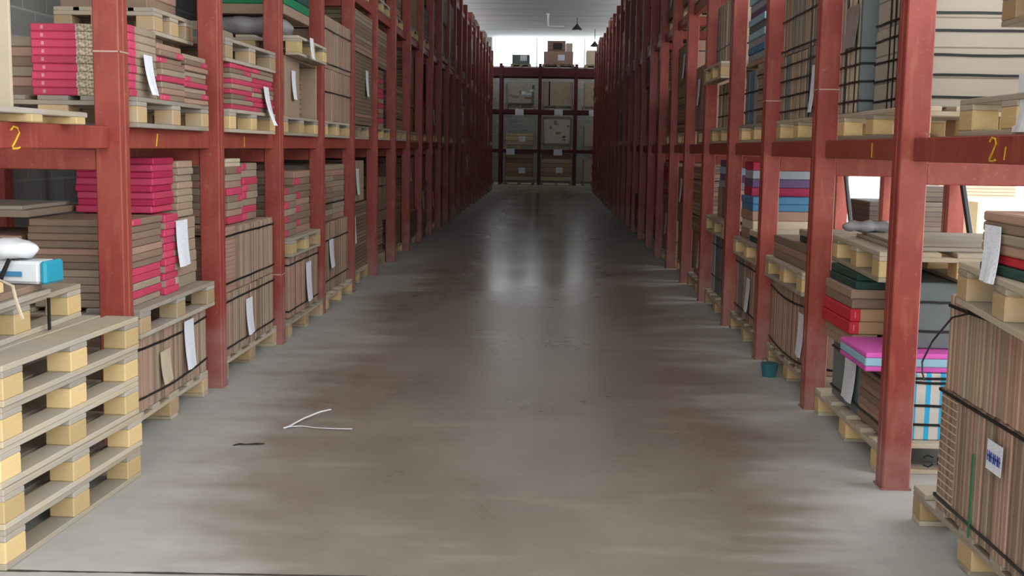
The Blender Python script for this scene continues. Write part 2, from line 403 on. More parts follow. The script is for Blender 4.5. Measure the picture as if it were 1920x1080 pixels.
# ------------------------------------------------------------------ pallets
def pallet_parts(L, W, style='new'):
    """EUR pattern, L along y, W along x, height .144, centred, base z=0"""
    bw = {'new': 'ltwood', 'old': 'blockwood', 'mid': 'blockwood'}[style]; dk = {'new': 'wood', 'old': 'oldwood', 'mid': 'wood'}[style]
    k = ('pallet', L, W, style)
    if k in CACHE: return CACHE[k]
    r = random.Random(int(L*100+W*10))
    top = MB()
    ws = [.145, .1, .145, .1, .145]; xs = [-W/2+.0725, -W/4+.02, 0, W/4-.02, W/2-.0725]
    for x, b in zip(xs, ws): top.box(x-b/2, x+b/2, -L/2, L/2, .122, .144, dk, .003)
    st = MB().box(-W/2, W/2, -.0725, .0725, .1, .122, dk, .003)
    blk = MB().box(-.05, .05, -.0725, .0725, .022, .1, bw, .004); mid = MB().box(-.0725, .0725, -.0725, .0725, .022, .1, bw, .004)
    bot = MB().box(-.05, .05, -L/2, L/2, 0, .022, dk, .003)
    allm = MB()
    for x, b in zip(xs, ws): allm.box(x-b/2, x+b/2, -L/2, L/2, .122, .144, dk)
    for y in (-L/2+.0725, 0, L/2-.0725):
        allm.box(-W/2, W/2, y-.07, y+.07, .1, .122, dk)
        for x in (-W/2+.05, 0, W/2-.05): allm.box(x-.05, x+.05, y-.07, y+.07, .022, .1, bw)
    for x in (-W/2+.05, 0, W/2-.05): allm.box(x-.05, x+.05, -L/2, L/2, 0, .022, dk)
    CACHE[k] = (top.mesh('deck_boards'), st.mesh('stringer_board'), blk.mesh('block'), mid.mesh('block'), bot.mesh('bottom_board'), allm.mesh('pallet'))
    return CACHE[k]
def pallet(x, y, z, label, L=1.2, W=.8, style='mid', rz=0, detail=True, tilt=0, group='wooden pallets', turn=None):
    if turn is None: turn = z == 0 and detail and abs(x) < 3 and 'five' not in label
    if turn: L, W = W, L; rz += PI/2
    p = pallet_parts(L, W, style)
    if not detail:
        o = link('wooden_pallet', p[5], None, (x, y, z)); o.rotation_euler = (0, 0, rz); return tag(o, label, 'pallet', group)
    t = thing('wooden_pallet', (x, y, z), label, 'pallet', group, rz); t.rotation_euler = (tilt, 0, rz)
    link('deck_boards', p[0], t)
    for yy in (-L/2+.0725, 0, L/2-.0725):
        link('stringer_board', p[1], t, (0, yy, 0))
        for xx in (-W/2+.05, 0, W/2-.05): link('block', p[3] if xx == 0 else p[2], t, (xx, yy, 0))
    for xx in (-W/2+.05, 0, W/2-.05): link('bottom_board', p[4], t, (xx, 0, 0))
    return t

# ------------------------------------------------------------------ straps, sheets, bundles
def strap_ring(t, hx, hy, z, wd=.012, sag=0, name='strap', seed=0):
    """a flat plastic band round a load of half sizes hx, hy"""
    m = MB(); e = .004; r = random.Random(seed); n = 8; i = m.mi('strap')
    pts = []
    c = [(-hx-e, -hy-e), (hx+e, -hy-e), (hx+e, hy+e), (-hx-e, hy+e)]
    for k in range(4):
        a, b = c[k], c[(k+1) % 4]
        for j in range(n):
            f = j/n; pts.append((a[0]+(b[0]-a[0])*f, a[1]+(b[1]-a[1])*f, z-sag*math.sin(f*PI)+r.uniform(-.002, .002)))
    V = [[m.bm.verts.new((p[0]*q, p[1]*q2, p[2]+dz)) for (q, q2, dz) in ((1, 1, -wd/2), (1, 1, wd/2))] for p in pts for q, q2 in ((1, 1),)]
    # outer + inner skins
    Vi = [[m.bm.verts.new((p[0]-math.copysign(.003, p[0]), p[1]-math.copysign(.003, p[1]), p[2]+dz)) for dz in (-wd/2, wd/2)] for p in pts]
    L = len(pts)
    for k in range(L):
        a, b = V[k], V[(k+1) % L]; ai, bi = Vi[k], Vi[(k+1) % L]
        for f in ((a[0], b[0], b[1], a[1]), (ai[1], bi[1], bi[0], ai[0]), (a[1], b[1], bi[1], ai[1]), (b[0], a[0], ai[0], bi[0])):
            m.bm.faces.new(f).material_index = i
    return m.build(name, t)
def vstrap(t, hx, y, z0, z1, wd=.014, axis='y'):
    m = MB(); e = .004
    if axis == 'y':
        m.box(-hx-e, -hx, y-wd/2, y+wd/2, z0, z1, 'strap').box(hx, hx+e, y-wd/2, y+wd/2, z0, z1, 'strap').box(-hx-e, hx+e, y-wd/2, y+wd/2, z1, z1+e, 'strap')
    else:
        m.box(y-wd/2, y+wd/2, -hx-e, -hx, z0, z1, 'strap').box(y-wd/2, y+wd/2, hx, hx+e, z0, z1, 'strap').box(y-wd/2, y+wd/2, -hx-e, hx+e, z1, z1+e, 'strap')
    return m.build('strap', t)
def sheet(parent, x, y, z, wd, ht, face='x', side=1, curl=.02, skew=0, mat='paper', name='paper_sheet', lab='white printed sheet'):
    """a sheet of paper hanging against a face; x,y,z = top centre; side = direction its printed side looks"""
    m = MB(); i = m.mi(mat); nu, nv = 4, 8; off = .008
    g = []
    for lay in (0, 1):
        gg = []
        for b in range(nv+1):
            row = []
            for a in range(nu+1):
                u = (a/nu-.5)*wd; v = -b/nv*ht; o = (off+curl*(b/nv)**2*(1+.3*math.sin(a*1.3))-lay*.0012)*side
                uu = u+skew*(b/nv)
                row.append(m.bm.verts.new((o, uu, v) if face == 'x' else (uu, o, v)))
            gg.append(row)
        g.append(gg)
    for lay in (0, 1):
        for b in range(nv):
            for a in range(nu):
                m.bm.faces.new((g[lay][b][a], g[lay][b][a+1], g[lay][b+1][a+1], g[lay][b+1][a])).material_index = i
    for b in range(nv):
        for a in (0, nu):
            m.bm.faces.new((g[0][b][a], g[0][b+1][a], g[1][b+1][a], g[1][b][a])).material_index = i
    o = m.build(name, parent, (x, y, z))
    if lab: o['label'] = lab
    return o

def bundle(s, x0, x1, y0, y1, z0, z1, label, kind='up', th=.037, tiers=1, straps=(), vs=(), mats=('tan', 'rose', 'grey', 'brown'), detail=True,
           blockmat=None, sheets=(), rz=0, sag=.0, name='strapped_carton_stack', group='strapped carton stacks', endpiece=0):
    """a strapped block of tile cartons: cartons, straps and sheets are its parts.  kind up = cartons on edge, flat = lying"""
    cx, cy = (x0+x1)/2, (y0+y1)/2; hx, hy = (x1-x0)/2, (y1-y0)/2
    t = thing(name, (cx, cy, z0), label, 'carton stack', group, rz)
    r = random.Random(int(abs(cx*31+cy*17+z0*7)*100)); H = z1-z0
    if not detail:
        MB().box(-hx, hx, -hy, hy, 0, H, blockmat or 'up_tan', .006).build('cartons', t)
    elif kind == 'up':
        th_ = H/tiers; yy0 = -hy
        for k in range(tiers):
            zz = k*th_
            y = -hy
            if endpiece:                                     # a run of small flat cartons at one end
                ep = endpiece; nfl = int(round(th_/.028)); dz = th_/nfl
                me = boxmesh('carton', hx*2-.01, ep-.004, dz, 'rose', .004)
                for q in range(nfl): link('carton', me, t, (0, (-hy+ep/2) if (k == 0 or True) else 0, zz+q*dz))
                y = -hy+ep
            n = max(1, int(round((hy-y)/th))); dy = (hy-y)/n
            for q in range(n):
                mt = r.choice(mats); top = r.uniform(0, .006)
                link('carton', boxmesh('carton', hx*2-r.choice((0, .006, .012)), dy-.0015, th_-.003, mt, .005), t, (0, y+dy*(q+.5), zz))
    else:
        n = max(1, int(round(H/th))); dz = H/n
        for q in range(n):
            cols = tiers
            for c in range(cols):
                wy = 2*hy/cols
                link('carton', boxmesh('carton', hx*2-r.choice((0, .008)), wy-.004, dz-.001, r.choice(mats), .005), t, (0, -hy+wy*(c+.5), q*dz))
    for i, zz in enumerate(straps): strap_ring(t, hx, hy, zz-z0, sag=sag, seed=i)
    for yy in vs: vstrap(t, hx, yy-cy, 0, H)
    for sh in sheets:
        # (y, ztop, w, h, skew[,mat])
        fx = -s*hx
        sheet(t, fx, sh[0]-cy, sh[1]-z0, sh[2], sh[3], 'x', -s, skew=sh[4] if len(sh) > 4 else 0, mat=sh[5] if len(sh) > 5 else 'paper')
    return t
NC = [0]
CNAME = {'pinkprint': 'pink and tan', 'pinkend': 'tan pink-ended', 'pinky': 'brown pink-ended', 'pinky2': 'pink and grey', 'tan': 'tan', 'brown': 'brown', 'rose': 'rosy brown', 'grey': 'dull tan',
         'cream': 'cream', 'pink': 'pink', 'dkpink': 'crimson', 'red': 'red', 'green': 'green', 'dkgreen': 'dark green', 'blue': 'blue', 'violet': 'violet', 'silver': 'silver grey', 'slate': 'slate grey',
         'redend': 'red-ended', 'magenta': 'magenta', 'ltblue': 'light blue', 'slab': 'pale grey', 'white': 'white', 'teal': 'teal', 'film': 'film-covered'}
def pile(x0, x1, y0, y1, z0, z1, n, mats, place, jit=.006, group=None, seed=1, flip=None):
    """a loose pile of flat cartons, every carton a thing"""
    r = random.Random(seed*77+n); dz = (z1-z0)/n
    for q in range(n):
        mt = mats[q % len(mats)] if isinstance(mats, (list, tuple)) else mats
        me = boxmesh('carton', x1-x0, y1-y0, dz-.0008, mt, .005)
        o = link('carton', me, None, ((x0+x1)/2+r.uniform(-jit, jit), (y0+y1)/2+r.uniform(-jit, jit), z0+q*dz))
        fl = flip(q) if flip else 0
        o.rotation_euler = (0, 0, r.uniform(-.008, .008)+(PI if fl else 0))
        if n == 1: pos = 'alone'
        elif q == n-1: pos = 'topmost'
        elif q == 0: pos = 'lowest'
        else: pos = '%s from bottom' % ORD[q]
        tag(o, '%s flat carton, %s, %s' % (CNAME[mt], pos, place), 'carton', group or 'loose flat tile cartons')
        NC[0] += 1

# ------------------------------------------------------------------ structure
def struct(name, mb):
    o = mb.build(name); o['kind'] = 'structure'; return o
CZ = 5.62
struct('floor', MB().box(-3.8, 14, -6, 46, -.1, 0, 'floor'))
struct('wall_left', MB().box(-3.9, -3.72, -5, 45, 0, 4.7, 'wall').box(-3.9, -3.72, -5, 26, 4.7, CZ, 'wall'))  # far upper strip left open, added to let in daylight
struct('wall_right', MB().box(3.25, 3.43, 15.5, 45, 0, 4.7, 'wall').box(3.25, 3.43, 15.5, 26, 4.7, CZ, 'wall'))  # same added daylight gap on this side, hidden by the rack
struct('wall_end', MB().box(-3.9, 3.43, 45, 45.2, 0, 4.52, 'wall').box(-3.9, -2.25, 45, 45.2, 4.52, CZ, 'wall').box(3.3, 3.43, 45, 45.2, 4.52, CZ, 'wall'))
struct('ceiling', MB().box(-3.9, 3.43, -1.2, 45.2, CZ, CZ+.15, 'ceiling'))
struct('trim_1', MB().box(-3.6, 3.2, 42.15, 44.9, 0, .17, 'kerb', .01))
fr = MB()
for x in (-2.25, -.55, 1.25, 3.24): fr.box(x, x+.05, 45.05, 45.12, 4.52, CZ, 'white')
fr.box(-2.25, 3.3, 45.05, 45.12, 4.5, 4.56, 'white')
struct('window_1', fr)  # real end window, widened to brighten the far ceiling
for n_, x in ((2, -3.81), (3, 3.34)):  # side window bands, unseen, added to brighten ceiling and far aisle
    fr = MB()
    for k in range(7): fr.box(x-.03, x+.03, 26+3.1*k, 26.06+3.1*k, 4.7, CZ, 'white')
    struct('window_%d' % n_, fr)

# ------------------------------------------------------------------ end rack across the aisle
EY = 42.35; SE = 2200/EY
EX = [-3.1, -1.75, -.36, .93, 2.25]
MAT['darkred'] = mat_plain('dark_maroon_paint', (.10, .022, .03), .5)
MAT['fl_light'] = mat_stripes('flat_cartons_light', [(.5, .38, .26), (.42, .3, .2), (.5, .42, .3), (.36, .22, .14)], .16, 2, .1)
MAT['film_pale'] = mat_plain('pale_wrap_film', (.5, .47, .4), .35, .35, 9)
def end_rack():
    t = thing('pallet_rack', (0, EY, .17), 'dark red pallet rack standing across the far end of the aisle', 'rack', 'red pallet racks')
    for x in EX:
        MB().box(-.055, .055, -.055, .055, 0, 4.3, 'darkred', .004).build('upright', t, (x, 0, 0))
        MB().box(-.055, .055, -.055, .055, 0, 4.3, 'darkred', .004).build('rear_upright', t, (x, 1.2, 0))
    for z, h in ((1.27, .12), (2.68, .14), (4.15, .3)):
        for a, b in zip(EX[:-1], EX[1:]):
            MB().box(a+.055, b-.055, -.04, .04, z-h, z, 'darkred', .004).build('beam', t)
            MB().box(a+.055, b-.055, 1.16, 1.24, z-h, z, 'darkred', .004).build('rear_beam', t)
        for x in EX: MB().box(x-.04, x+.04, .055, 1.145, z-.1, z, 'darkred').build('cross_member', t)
    for (x, z) in ((-1.08, 2.72), (.32, 2.72), (1.55, 2.72), (-1.38, 1.31), (.32, 1.31)):
        MB().box(x-.15, x+.15, -.052, -.042, z-.24, z-.02, 'paper').build('bay_card', t)['label'] = 'white card on the beam'
    return t
end_rack()
EC = [(-2.42, 'far left'), (-1.06, 'left'), (.28, 'centre'), (1.6, 'right')]
ELV = [(.17, 'bottom level'), (1.44, 'first level'), (2.85, 'second level'), (4.32, 'top level')]
eload = {  # (col, lev): (width, height, mat, style)
    (0, 0): (.7, .9, 'fl_light', 'box'), (1, 0): (1.0, 1.0, 'fl_light', 'box'), (2, 0): (1.1, 1.1, 'fl_light', 'box'), (3, 0): (.7, .8, 'cream', 'crate'),
    (0, 1): (.6, .8, 'tan', 'box'), (1, 1): (1.0, .42, 'fl_light', 'box'), (2, 1): (1.1, 1.02, 'film_pale', 'wrap'), (3, 1): (.7, .7, 'cream', 'box'),
    (0, 2): (.5, .75, 'tan', 'box'), (1, 2): (1.0, .82, 'film_pale', 'wrap'), (2, 2): (1.08, .86, 'cream', 'box'), (3, 2): (.75, .86, 'cream', 'crate'),
    (0, 3): (.6, .35, 'brown', 'box'), (1, 3): (.62, .32, 'slate', 'box'), (2, 3): (1.05, .45, 'rose', 'box'), (3, 3): (.65, .5, 'cream', 'box')}
for (c, l), (wd, ht, mt, stl) in eload.items():
    x, cn = EC[c]; z, ln = ELV[l]
    at = '%s of far rack, %s bay' % (ln, cn)
    pallet(x, EY+.55, z, 'wooden pallet on the '+at, L=1.05, W=min(1.15, wd+.1), style='old', detail=False, group='pallets on the far rack')
    t = thing('wrapped_load' if stl == 'wrap' else 'stacked_load', (x, EY+.52, z+.144),
              '%s on the %s' % ({'wrap': 'film-wrapped bulging load', 'crate': 'cream crate with dark hand holes', 'box': 'brown carton load'}[stl], at), 'load', 'loads on the far rack')
    if stl == 'wrap':
        m = MB(); m.box(-wd/2, wd/2, -.45, .45, 0, ht, 'film_pale', .09)
        o = m.build('film_wrap', t)
        r = random.Random(c*5+l)
        for v in o.data.vertices: v.co += Vector((r.uniform(-.03, .03), r.uniform(-.03, .03), 0))
        for q in range(7):
            a = r.uniform(-wd*.4, wd*.35); b = r.uniform(.1, ht-.25)
            MB().box(a, a+r.uniform(.08, .25), -.485, -.46, b, b+r.uniform(.05, .14), r.choice(('tan', 'cream', 'white', 'brown', 'rose'))).build('wrapped_box', t)
    else:
        MB().box(-wd/2, wd/2, -.45, .45, 0, ht, mt, .01).build('cartons', t)
        if stl == 'crate':
            for zz in (.25, .6):
                if zz < ht-.1: MB().box(-.05, .05, -.456, -.451, ht*zz, ht*zz+.14, 'strap').build('hand_hole', t)
        if (c, l) == (2, 3):
            MB().box(-.4, .25, -.4, .2, ht, ht+.38, 'fl_brown', .01).build('open_carton', t); MB().box(.26, .5, -.4, .2, ht, ht+.3, 'cream', .01).build('cream_carton', t)
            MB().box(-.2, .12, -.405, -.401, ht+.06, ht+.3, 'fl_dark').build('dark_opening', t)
        if (c, l) == (0, 0) or (c, l) == (2, 2): vstrap(t, .45, -.3, 0, ht, .05, 'x')
    if (c, l) in ((1, 0), (2, 0), (1, 1), (1, 3), (2, 3)):
        MB().box(-.02, .22, -.475, -.455, ht*.25+.02, ht*.25+.22, 'paper').build('paper_sheet', t)['label'] = 'white label sheet'

# pendant lamps and the white pipe at the far ceiling
for (x, y, z, nm) in ((.82, 38.0, 5.22, 'nearer'), (1.52, 41.5, 5.0, 'farther')):
    t = thing('pendant_lamp', (x, y, z), 'small dark pendant lamp under the far ceiling, %s of two' % nm, 'lamp', 'pendant lamps')
    MB().tube([(0, 0, .02), (0, 0, .06), (0, 0, .16), (0, 0, .2)], [.17, .14, .05, .03], 'darkmetal', 12).build('lamp_shade', t)
    MB().tube([(0, 0, .2), (0, 0, CZ-z)], .012, 'darkmetal').build('cord', t)
    MB().tube([(0, 0, 0), (0, 0, .025)], [.05, .06], 'white', 10).build('bulb', t)
t = thing('conduit_pipe', (-.1, 37.0, CZ), 'thin white pipe hanging from the ceiling above the aisle', 'pipe')
MB().tube([(0, 0, 0), (0, 0, -.38), (.25, 0, -.4), (.5, 0, -.4)], .035, 'white', 8).build('pipe', t)
MB().box(-.06, .06, -.06, .06, -.03, 0, 'white').build('bracket', t)

# ================================================================== LEFT SIDE, near bays
# --- stack of five empty pallets at the picture's left edge
for k in range(5):
    ps = ['lowest', 'second from bottom', 'middle', 'second from top', 'topmost'][k]
    pallet(-1.82-.4+.006*math.sin(k*2), 4.475+.012*math.sin(k*3.1), .144*k, 'empty yellow pine pallet, %s of the five at left' % ps, style='new', rz=-.045+.008*math.sin(k*5), group='stack of five empty pallets')
pallet(-2.42, 4.42, .72, 'set-back pallet lying on top of the five stacked empty pallets', style='new', rz=.02, group='stack of five empty pallets')
Z6 = .864
o = MB().box(-.36, .3, -.3, .24, 0, .022, 'oldwood', .003).box(-.34, .28, -.26, .2, .022, .05, 'brown', .004).build('board_pile', None, (-2.3, 4.42, Z6)); o.rotation_euler = (0, 0, .05)
tag(o, 'flat brown boards lying on the upper left pallet', 'boards')
o = MB().box(-.3, .22, -.03, .03, 0, .045, 'ltwood', .004).build('wooden_batten', None, (-2.24, 4.25, Z6+.052)); tag(o, 'short yellow batten on the flat brown boards', 'batten')
t = thing('plastic_box', (-2.16, 4.62, Z6+.053), 'long white box with teal cap on the flat brown boards', 'box', None, -.1)
MB().box(-.42, .17, -.07, .07, 0, .09, 'white', .012).build('box_body', t)
MB().box(.172, .2, -.072, .072, -.001, .092, 'teal', .01).build('end_cap', t)['label'] = 'teal end cap'
MB().box(-.42, .1, -.078, -.07, .03, .05, 'blue').build('printed_stripe', t)['label'] = 'dark blue printed stripe'
MB().tube([(.06, -.09, .1), (.03, -.1, .03), (.01, -.09, -.02)], .009, 'strap', 6).build('strap', t)
def bag(name, x, y, z, lx, ly, h, mat, label):
    m = MB(); i = m.mi(mat); nu, nv = 14, 10; rows = []; r = random.Random(3)
    for a in range(nu+1):
        u = a/nu*2-1; row = []
        for b in range(nv):
            th = b/nv*2*PI; k = (1-abs(u)**4)**.5*.85+.15
            zz = math.sin(th); q = abs(zz)**.7*(1 if zz > 0 else -1)
            row.append(m.bm.verts.new((u*lx/2, math.cos(th)*ly/2*k+.01*math.sin(u*7), h/2+q*h/2*k+.006*math.sin(u*11+b))))
        rows.append(row)
    for a in range(nu):
        for b in range(nv): m.bm.faces.new((rows[a][b], rows[a+1][b], rows[a+1][(b+1) % nv], rows[a][(b+1) % nv])).material_index = i
    m.bm.faces.new(rows[0]).material_index = i; m.bm.faces.new(rows[-1][::-1]).material_index = i
    o = m.build(name, None, (x, y, z)); tag(o, label, 'bag')
    for p in o.data.polygons: p.use_smooth = True
    return o
bag('plastic_bag', -2.24, 4.6, Z6+.144, .42, .2, .085, 'white', 'puffed white plastic bag on top of the white teal-capped box')
o = MB().tube([(0, 0, .01), (.04, .02, .05), (.1, 0, .03), (.13, -.04, -.02), (.17, -.08, -.08)], .006, 'cream', 5).tube([(0, 0, .01), (-.03, -.05, .0), (.03, -.09, -.01), (.08, -.07, .0)], .006, 'cream', 5).build('cord', None, (-2.04, 4.18, Z6+.06)); tag(o, 'tangle of cream cord hanging over the flat boards', 'cord')
o = MB().box(-.003, .003, -.01, .01, 0, .13, 'strap').build('strap_end', None, (-2.0, 4.62, Z6-.14)); tag(o, 'loose black strap end in front of upper left pallet', 'strap')

# --- bay 1, floor
S = -1
pallet(-2.4, 6.18, 0, 'worn floor pallet under strapped cartons behind the first left post', L=1.25, style='mid')
bundle(S, -2.8, -2.0, 5.57, 6.78, .144, .525, 'upright tan cartons with cream note and white sheet, behind first left post', 'up', .036, straps=(.22, .47), sag=.02,
       sheets=((6.43, .5, .17, .27, .0), (6.02, .40, .16, .17, 0, 'cream')))
pallet(-2.36, 6.2, .53, 'grey pallet lying on upright cartons behind the first left post', L=1.26, style='old', group='wooden pallets')
zz = .674
pile(-2.49, -2.03, 5.6, 6.08, zz, .86, 5, ['grey', 'pinkend', 'grey', 'pinkend', 'pinkend'], 'front pile behind first left post', seed=1, flip=lambda q: 1)
pile(-2.52, -2.03, 5.6, 6.1, .86, 1.105, 7, ['brown', 'brown', 'rose', 'brown', 'brown', 'brown', 'pinky'], 'on front pile behind first left post', seed=2, jit=.01)
pile(-2.5, -2.02, 6.13, 6.36, zz, 1.10, 11, ['pink', 'pinky2'], 'middle pile behind first left post', seed=3)
pile(-2.5, -2.05, 6.4, 6.78, zz, 1.06, 6, ['grey', 'tan'], 'end pile behind first left post', seed=4)
sheet(None, -2.015, 6.38, 1.06, .2, .25, 'x', 1, lab=None)
tag(bpy.data.objects[[o.name for o in bpy.data.objects if o.name.startswith('paper_sheet')][-1]], 'white printed sheet hanging on the pink pile behind first left post', 'paper')
pile(-3.05, -2.56, 5.62, 6.2, zz, 1.02, 8, ['brown', 'pinkend', 'brown', 'rose'], 'rear pile behind first left post', seed=5)
o = MB().box(-.5, .22, -.32, .32, 0, .035, 'grey', .003).box(-.48, .18, -.3, .3, .035, .055, 'slab', .003).build('flat_sheets', None, (-2.75, 5.96, 1.108)); tag(o, 'grey dusty flat sheets laid over the rear brown cartons at left', 'sheets')
pile(-2.50, -2.09, 6.16, 6.5, 1.107, 1.40, 8, ['pink', 'dkpink'], 'under first beam behind first left post', seed=6)
pile(-2.5, -2.07, 6.52, 6.79, 1.064, 1.38, 8, ['grey', 'tan', 'grey'], 'upper end pile behind first left post', seed=61)

# --- bay 0/1 shelf
t = thing('wooden_skid', (-2.35, 4.4, 1.55), 'low pale plank skid on the first shelf at the left edge', 'skid', None, .03)
for x in (.33, .12, -.1, -.32): MB().box(x-.05, x+.07, -.75, .58, .03, .052, 'oldwood', .003).build('plank', t)
for y in (-.6, 0, .45): MB().box(-.4, .42, y-.05, y+.05, 0, .03, 'ltwood', .003).build('batten', t)
o = MB().box(-.03, .03, -.01, .01, 0, .6, 'cream', .002).build('plywood_strip', None, (-2.30, 4.95, 1.602)); tag(o, 'pale upright plywood strip on first shelf at the left edge', 'plywood')
pallet(-2.36, 6.17, 1.55, 'battered pallet on the first shelf behind the first left post', L=1.3, style='old', rz=.03)
zs = 1.694
pile(-2.45, -1.98, 5.55, 5.93, zs, 2.03, 9, ['pinkprint'], 'front pile on shelf behind first left post', seed=8, jit=.003)
pile(-2.45, -1.97, 5.95, 6.33, zs, 1.98, 9, ['pinky', 'rose', 'pinkend', 'pink', 'grey', 'brown', 'pinky'], 'middle shelf pile behind first left post', seed=9, jit=.012, flip=lambda q: q % 2)
pile(-2.45, -1.97, 6.36, 6.78, zs, 1.96, 9, ['rose', 'pinky', 'grey', 'pink', 'pinky', 'grey'], 'end shelf pile behind first left post', seed=10, jit=.012, flip=lambda q: q % 2)
pile(-2.98, -2.5, 5.7, 6.3, zs, 1.98, 6, ['brown', 'rose', 'grey'], 'rear shelf pile behind first left post', seed=11)
_s = sheet(None, -1.965, 5.74, 1.9, .12, .19, 'x', 1, curl=.03, skew=.03, lab=None); tag(_s, 'torn white sheet hanging on the front pink shelf pile at left', 'paper')
pallet(-2.42, 6.75, 2.06, 'small pallet high on the pile behind the first left post', L=.7, W=.55, style='mid')
pile(-2.65, -2.2, 6.4, 6.7, 1.98, 2.06, 1, ['brown'], 'bearing the high small pallet at left', seed=12)
pile(-2.68, -2.2, 6.45, 6.95, 2.204, 2.40, 3, ['brown', 'rose', 'grey'], 'on the high small pallet at left', seed=13)

# --- bay 2 floor
pallet(-2.4, 7.87, 0, 'floor pallet under two-tier upright cartons behind the second left post', L=1.42, style='mid')
for i, (a, b, nm, sh) in enumerate(((.146, .55, 'lower', ((7.72, .46, .17, .24, 0),)), (.552, .96, 'upper', ()))):
    bundle(S, -2.8, -1.99, 7.16, 8.46, a, b, '%s tier of upright tan cartons behind the second left post' % nm, 'up', .04, straps=(a+.06, b-.05), sag=.0, sheets=sh, endpiece=(.28 if i else 0))
pile(-2.5, -2.06, 7.5, 7.86, .962, 1.33, 8, ['pinkend', 'rose', 'grey', 'pinky'], 'left pile behind second left post', seed=14, flip=lambda q: 1)
pile(-2.5, -2.06, 7.88, 8.26, .962, 1.35, 8, ['pinky', 'pink', 'grey', 'pinkprint'], 'right pile behind second left post', seed=15)
pile(-2.45, -2.07, 7.5, 7.84, 1.33, 1.385, 2, ['cream', 'cream'], 'above left pile behind second left post', seed=16)
pile(-2.95, -2.53, 7.6, 8.4, .962, 1.2, 5, ['dkpink'], 'rear pile behind second left post', seed=17)
# shelf
pallet(-2.36, 7.82, 1.55, 'yellow pallet on the first shelf behind the second left post', style='new')
pile(-2.5, -1.97, 7.3, 7.8, zs, 1.98, 9, ['pinkend', 'grey', 'pinky', 'pinkend', 'rose'], 'shelf pile behind second left post', seed=18, flip=lambda q: 1)
pile(-2.5, -1.97, 7.82, 8.4, zs, 1.98, 9, ['pinky', 'pinkprint', 'pink', 'grey'], 'far shelf pile behind second left post', seed=19, flip=lambda q: q % 2)
_s = sheet(None, -1.955, 8.1, 1.87, .14, .26, 'x', 1, curl=.05, skew=.09, lab=None); tag(_s, 'white slanting sheet on the shelf pile behind second left post', 'paper')
pallet(-2.36, 7.8, 1.98, 'grey upside pallet on the shelf pile behind second left post', L=1.2, style='old', rz=-.02)
pile(-2.6, -2.2, 7.4, 8.2, 2.124, 2.24, 2, ['slate', 'grey'], 'on grey pallet behind second left post', seed=20)
# --- bay 3 floor
pallet(-2.36, 9.5, 0, 'floor pallet jutting into the aisle behind the third left post', L=1.35, style='mid', rz=0)
bundle(S, -2.8, -1.98, 8.9, 10.05, .146, .62, 'rosy upright cartons with long white sheet behind the third left post', 'up', .045, straps=(.2, .56), mats=('rose', 'tan', 'rose', 'brown'), sheets=((9.62, .52, .2, .32, 0),))
pallet(-2.34, 9.42, .625, 'yellow pallet on rosy cartons behind the third left post', L=1.1, style='new')
pile(-2.45, -2.0, 8.86, 9.28, .77, 1.15, 7, ['pinky', 'pinkend'], 'near pile behind third left post', seed=21)
pile(-2.45, -2.02, 9.3, 9.92, .77, 1.27, 9, ['rose', 'pinky', 'brown', 'pinky'], 'far pile behind third left post', seed=22)
# shelf: pallet, open-fronted wooden crate, pallet above with bags and green cartons
pallet(-2.38, 9.44, 1.55, 'yellow pallet on the first shelf behind the third left post', L=1.3, style='new')
t = thing('open_crate', (-2.38, 9.44, zs), 'open tan wooden crate behind the third left post, first shelf', 'crate')
for a in ((-.4, .4, -.6, -.57, 0, .43), (-.4, .4, .57, .6, 0, .43), (-.4, -.37, -.57, .57, 0, .43)): MB().box(*a, 'tan', .003).build('side_panel', t)
MB().box(-.4, .4, -.6, .6, .43, .45, 'tan', .003).build('lid', t); MB().box(.37, .4, -.57, -.1, 0, .43, 'tan', .003).build('front_panel', t)
MB().box(-.3, .3, -.05, .45, 0.001, .36, 'fl_brown', .01).build('contents', t)['label'] = 'brown cartons inside the crate'
sheet(t, .4, -.35, .35, .14, .22, 'x', 1)
pallet(-2.28, 9.4, 2.146, 'bright pallet lying on the open crate, jutting past third left post', L=1.12, style='new')
bag('film_sack', -2.3, 9.2, 2.29, .6, .55, .17, 'film', 'grey plastic sack squashed under cartons on the bright jutting pallet')
pile(-2.65, -2.0, 8.95, 9.85, 2.455, 2.53, 1, ['tan'], 'on the grey plastic sack at left', seed=23)
pile(-2.65, -2.0, 8.95, 9.85, 2.53, 2.95, 6, ['green', 'dkgreen', 'green'], 'high on the jutting pallet at left', seed=24)
_s = sheet(None, -1.86, 9.2, 2.3, .13, .16, 'x', 1, lab=None, mat='paper'); tag(_s, 'pale sheet pinned to edge of the bright jutting pallet', 'paper')
# --- bay 4
pallet(-2.36, 11.05, 0, 'floor pallet behind the fourth left post', L=1.35, style='new')
bundle(S, -2.8, -2.0, 10.45, 11.7, .146, .78, 'upright brown cartons with white sheet, floor level behind the fourth left post', 'up', .045, straps=(.25, .62), mats=('brown', 'tan', 'rose'), sheets=((10.75, .62, .2, .26, .02),))
bundle(S, -2.8, -2.02, 10.4, 11.6, .784, 1.3, 'flat brown cartons stacked on upright ones behind the fourth left post', 'flat', .05, tiers=2, straps=(.95,), mats=('brown', 'rose', 'grey'))
pallet(-2.38, 11.05, 1.55, 'pallet on the first shelf behind the fourth left post', L=1.3, style='new')
bundle(S, -2.8, -1.98, 10.45, 11.75, zs, 2.62, 'tall tan strapped cartons, first shelf behind the fourth left post', 'up', .09, tiers=2, straps=(1.95, 2.2, 2.5), mats=('tan', 'grey', 'rose'))

# ================================================================== RIGHT SIDE, near bays
S = 1
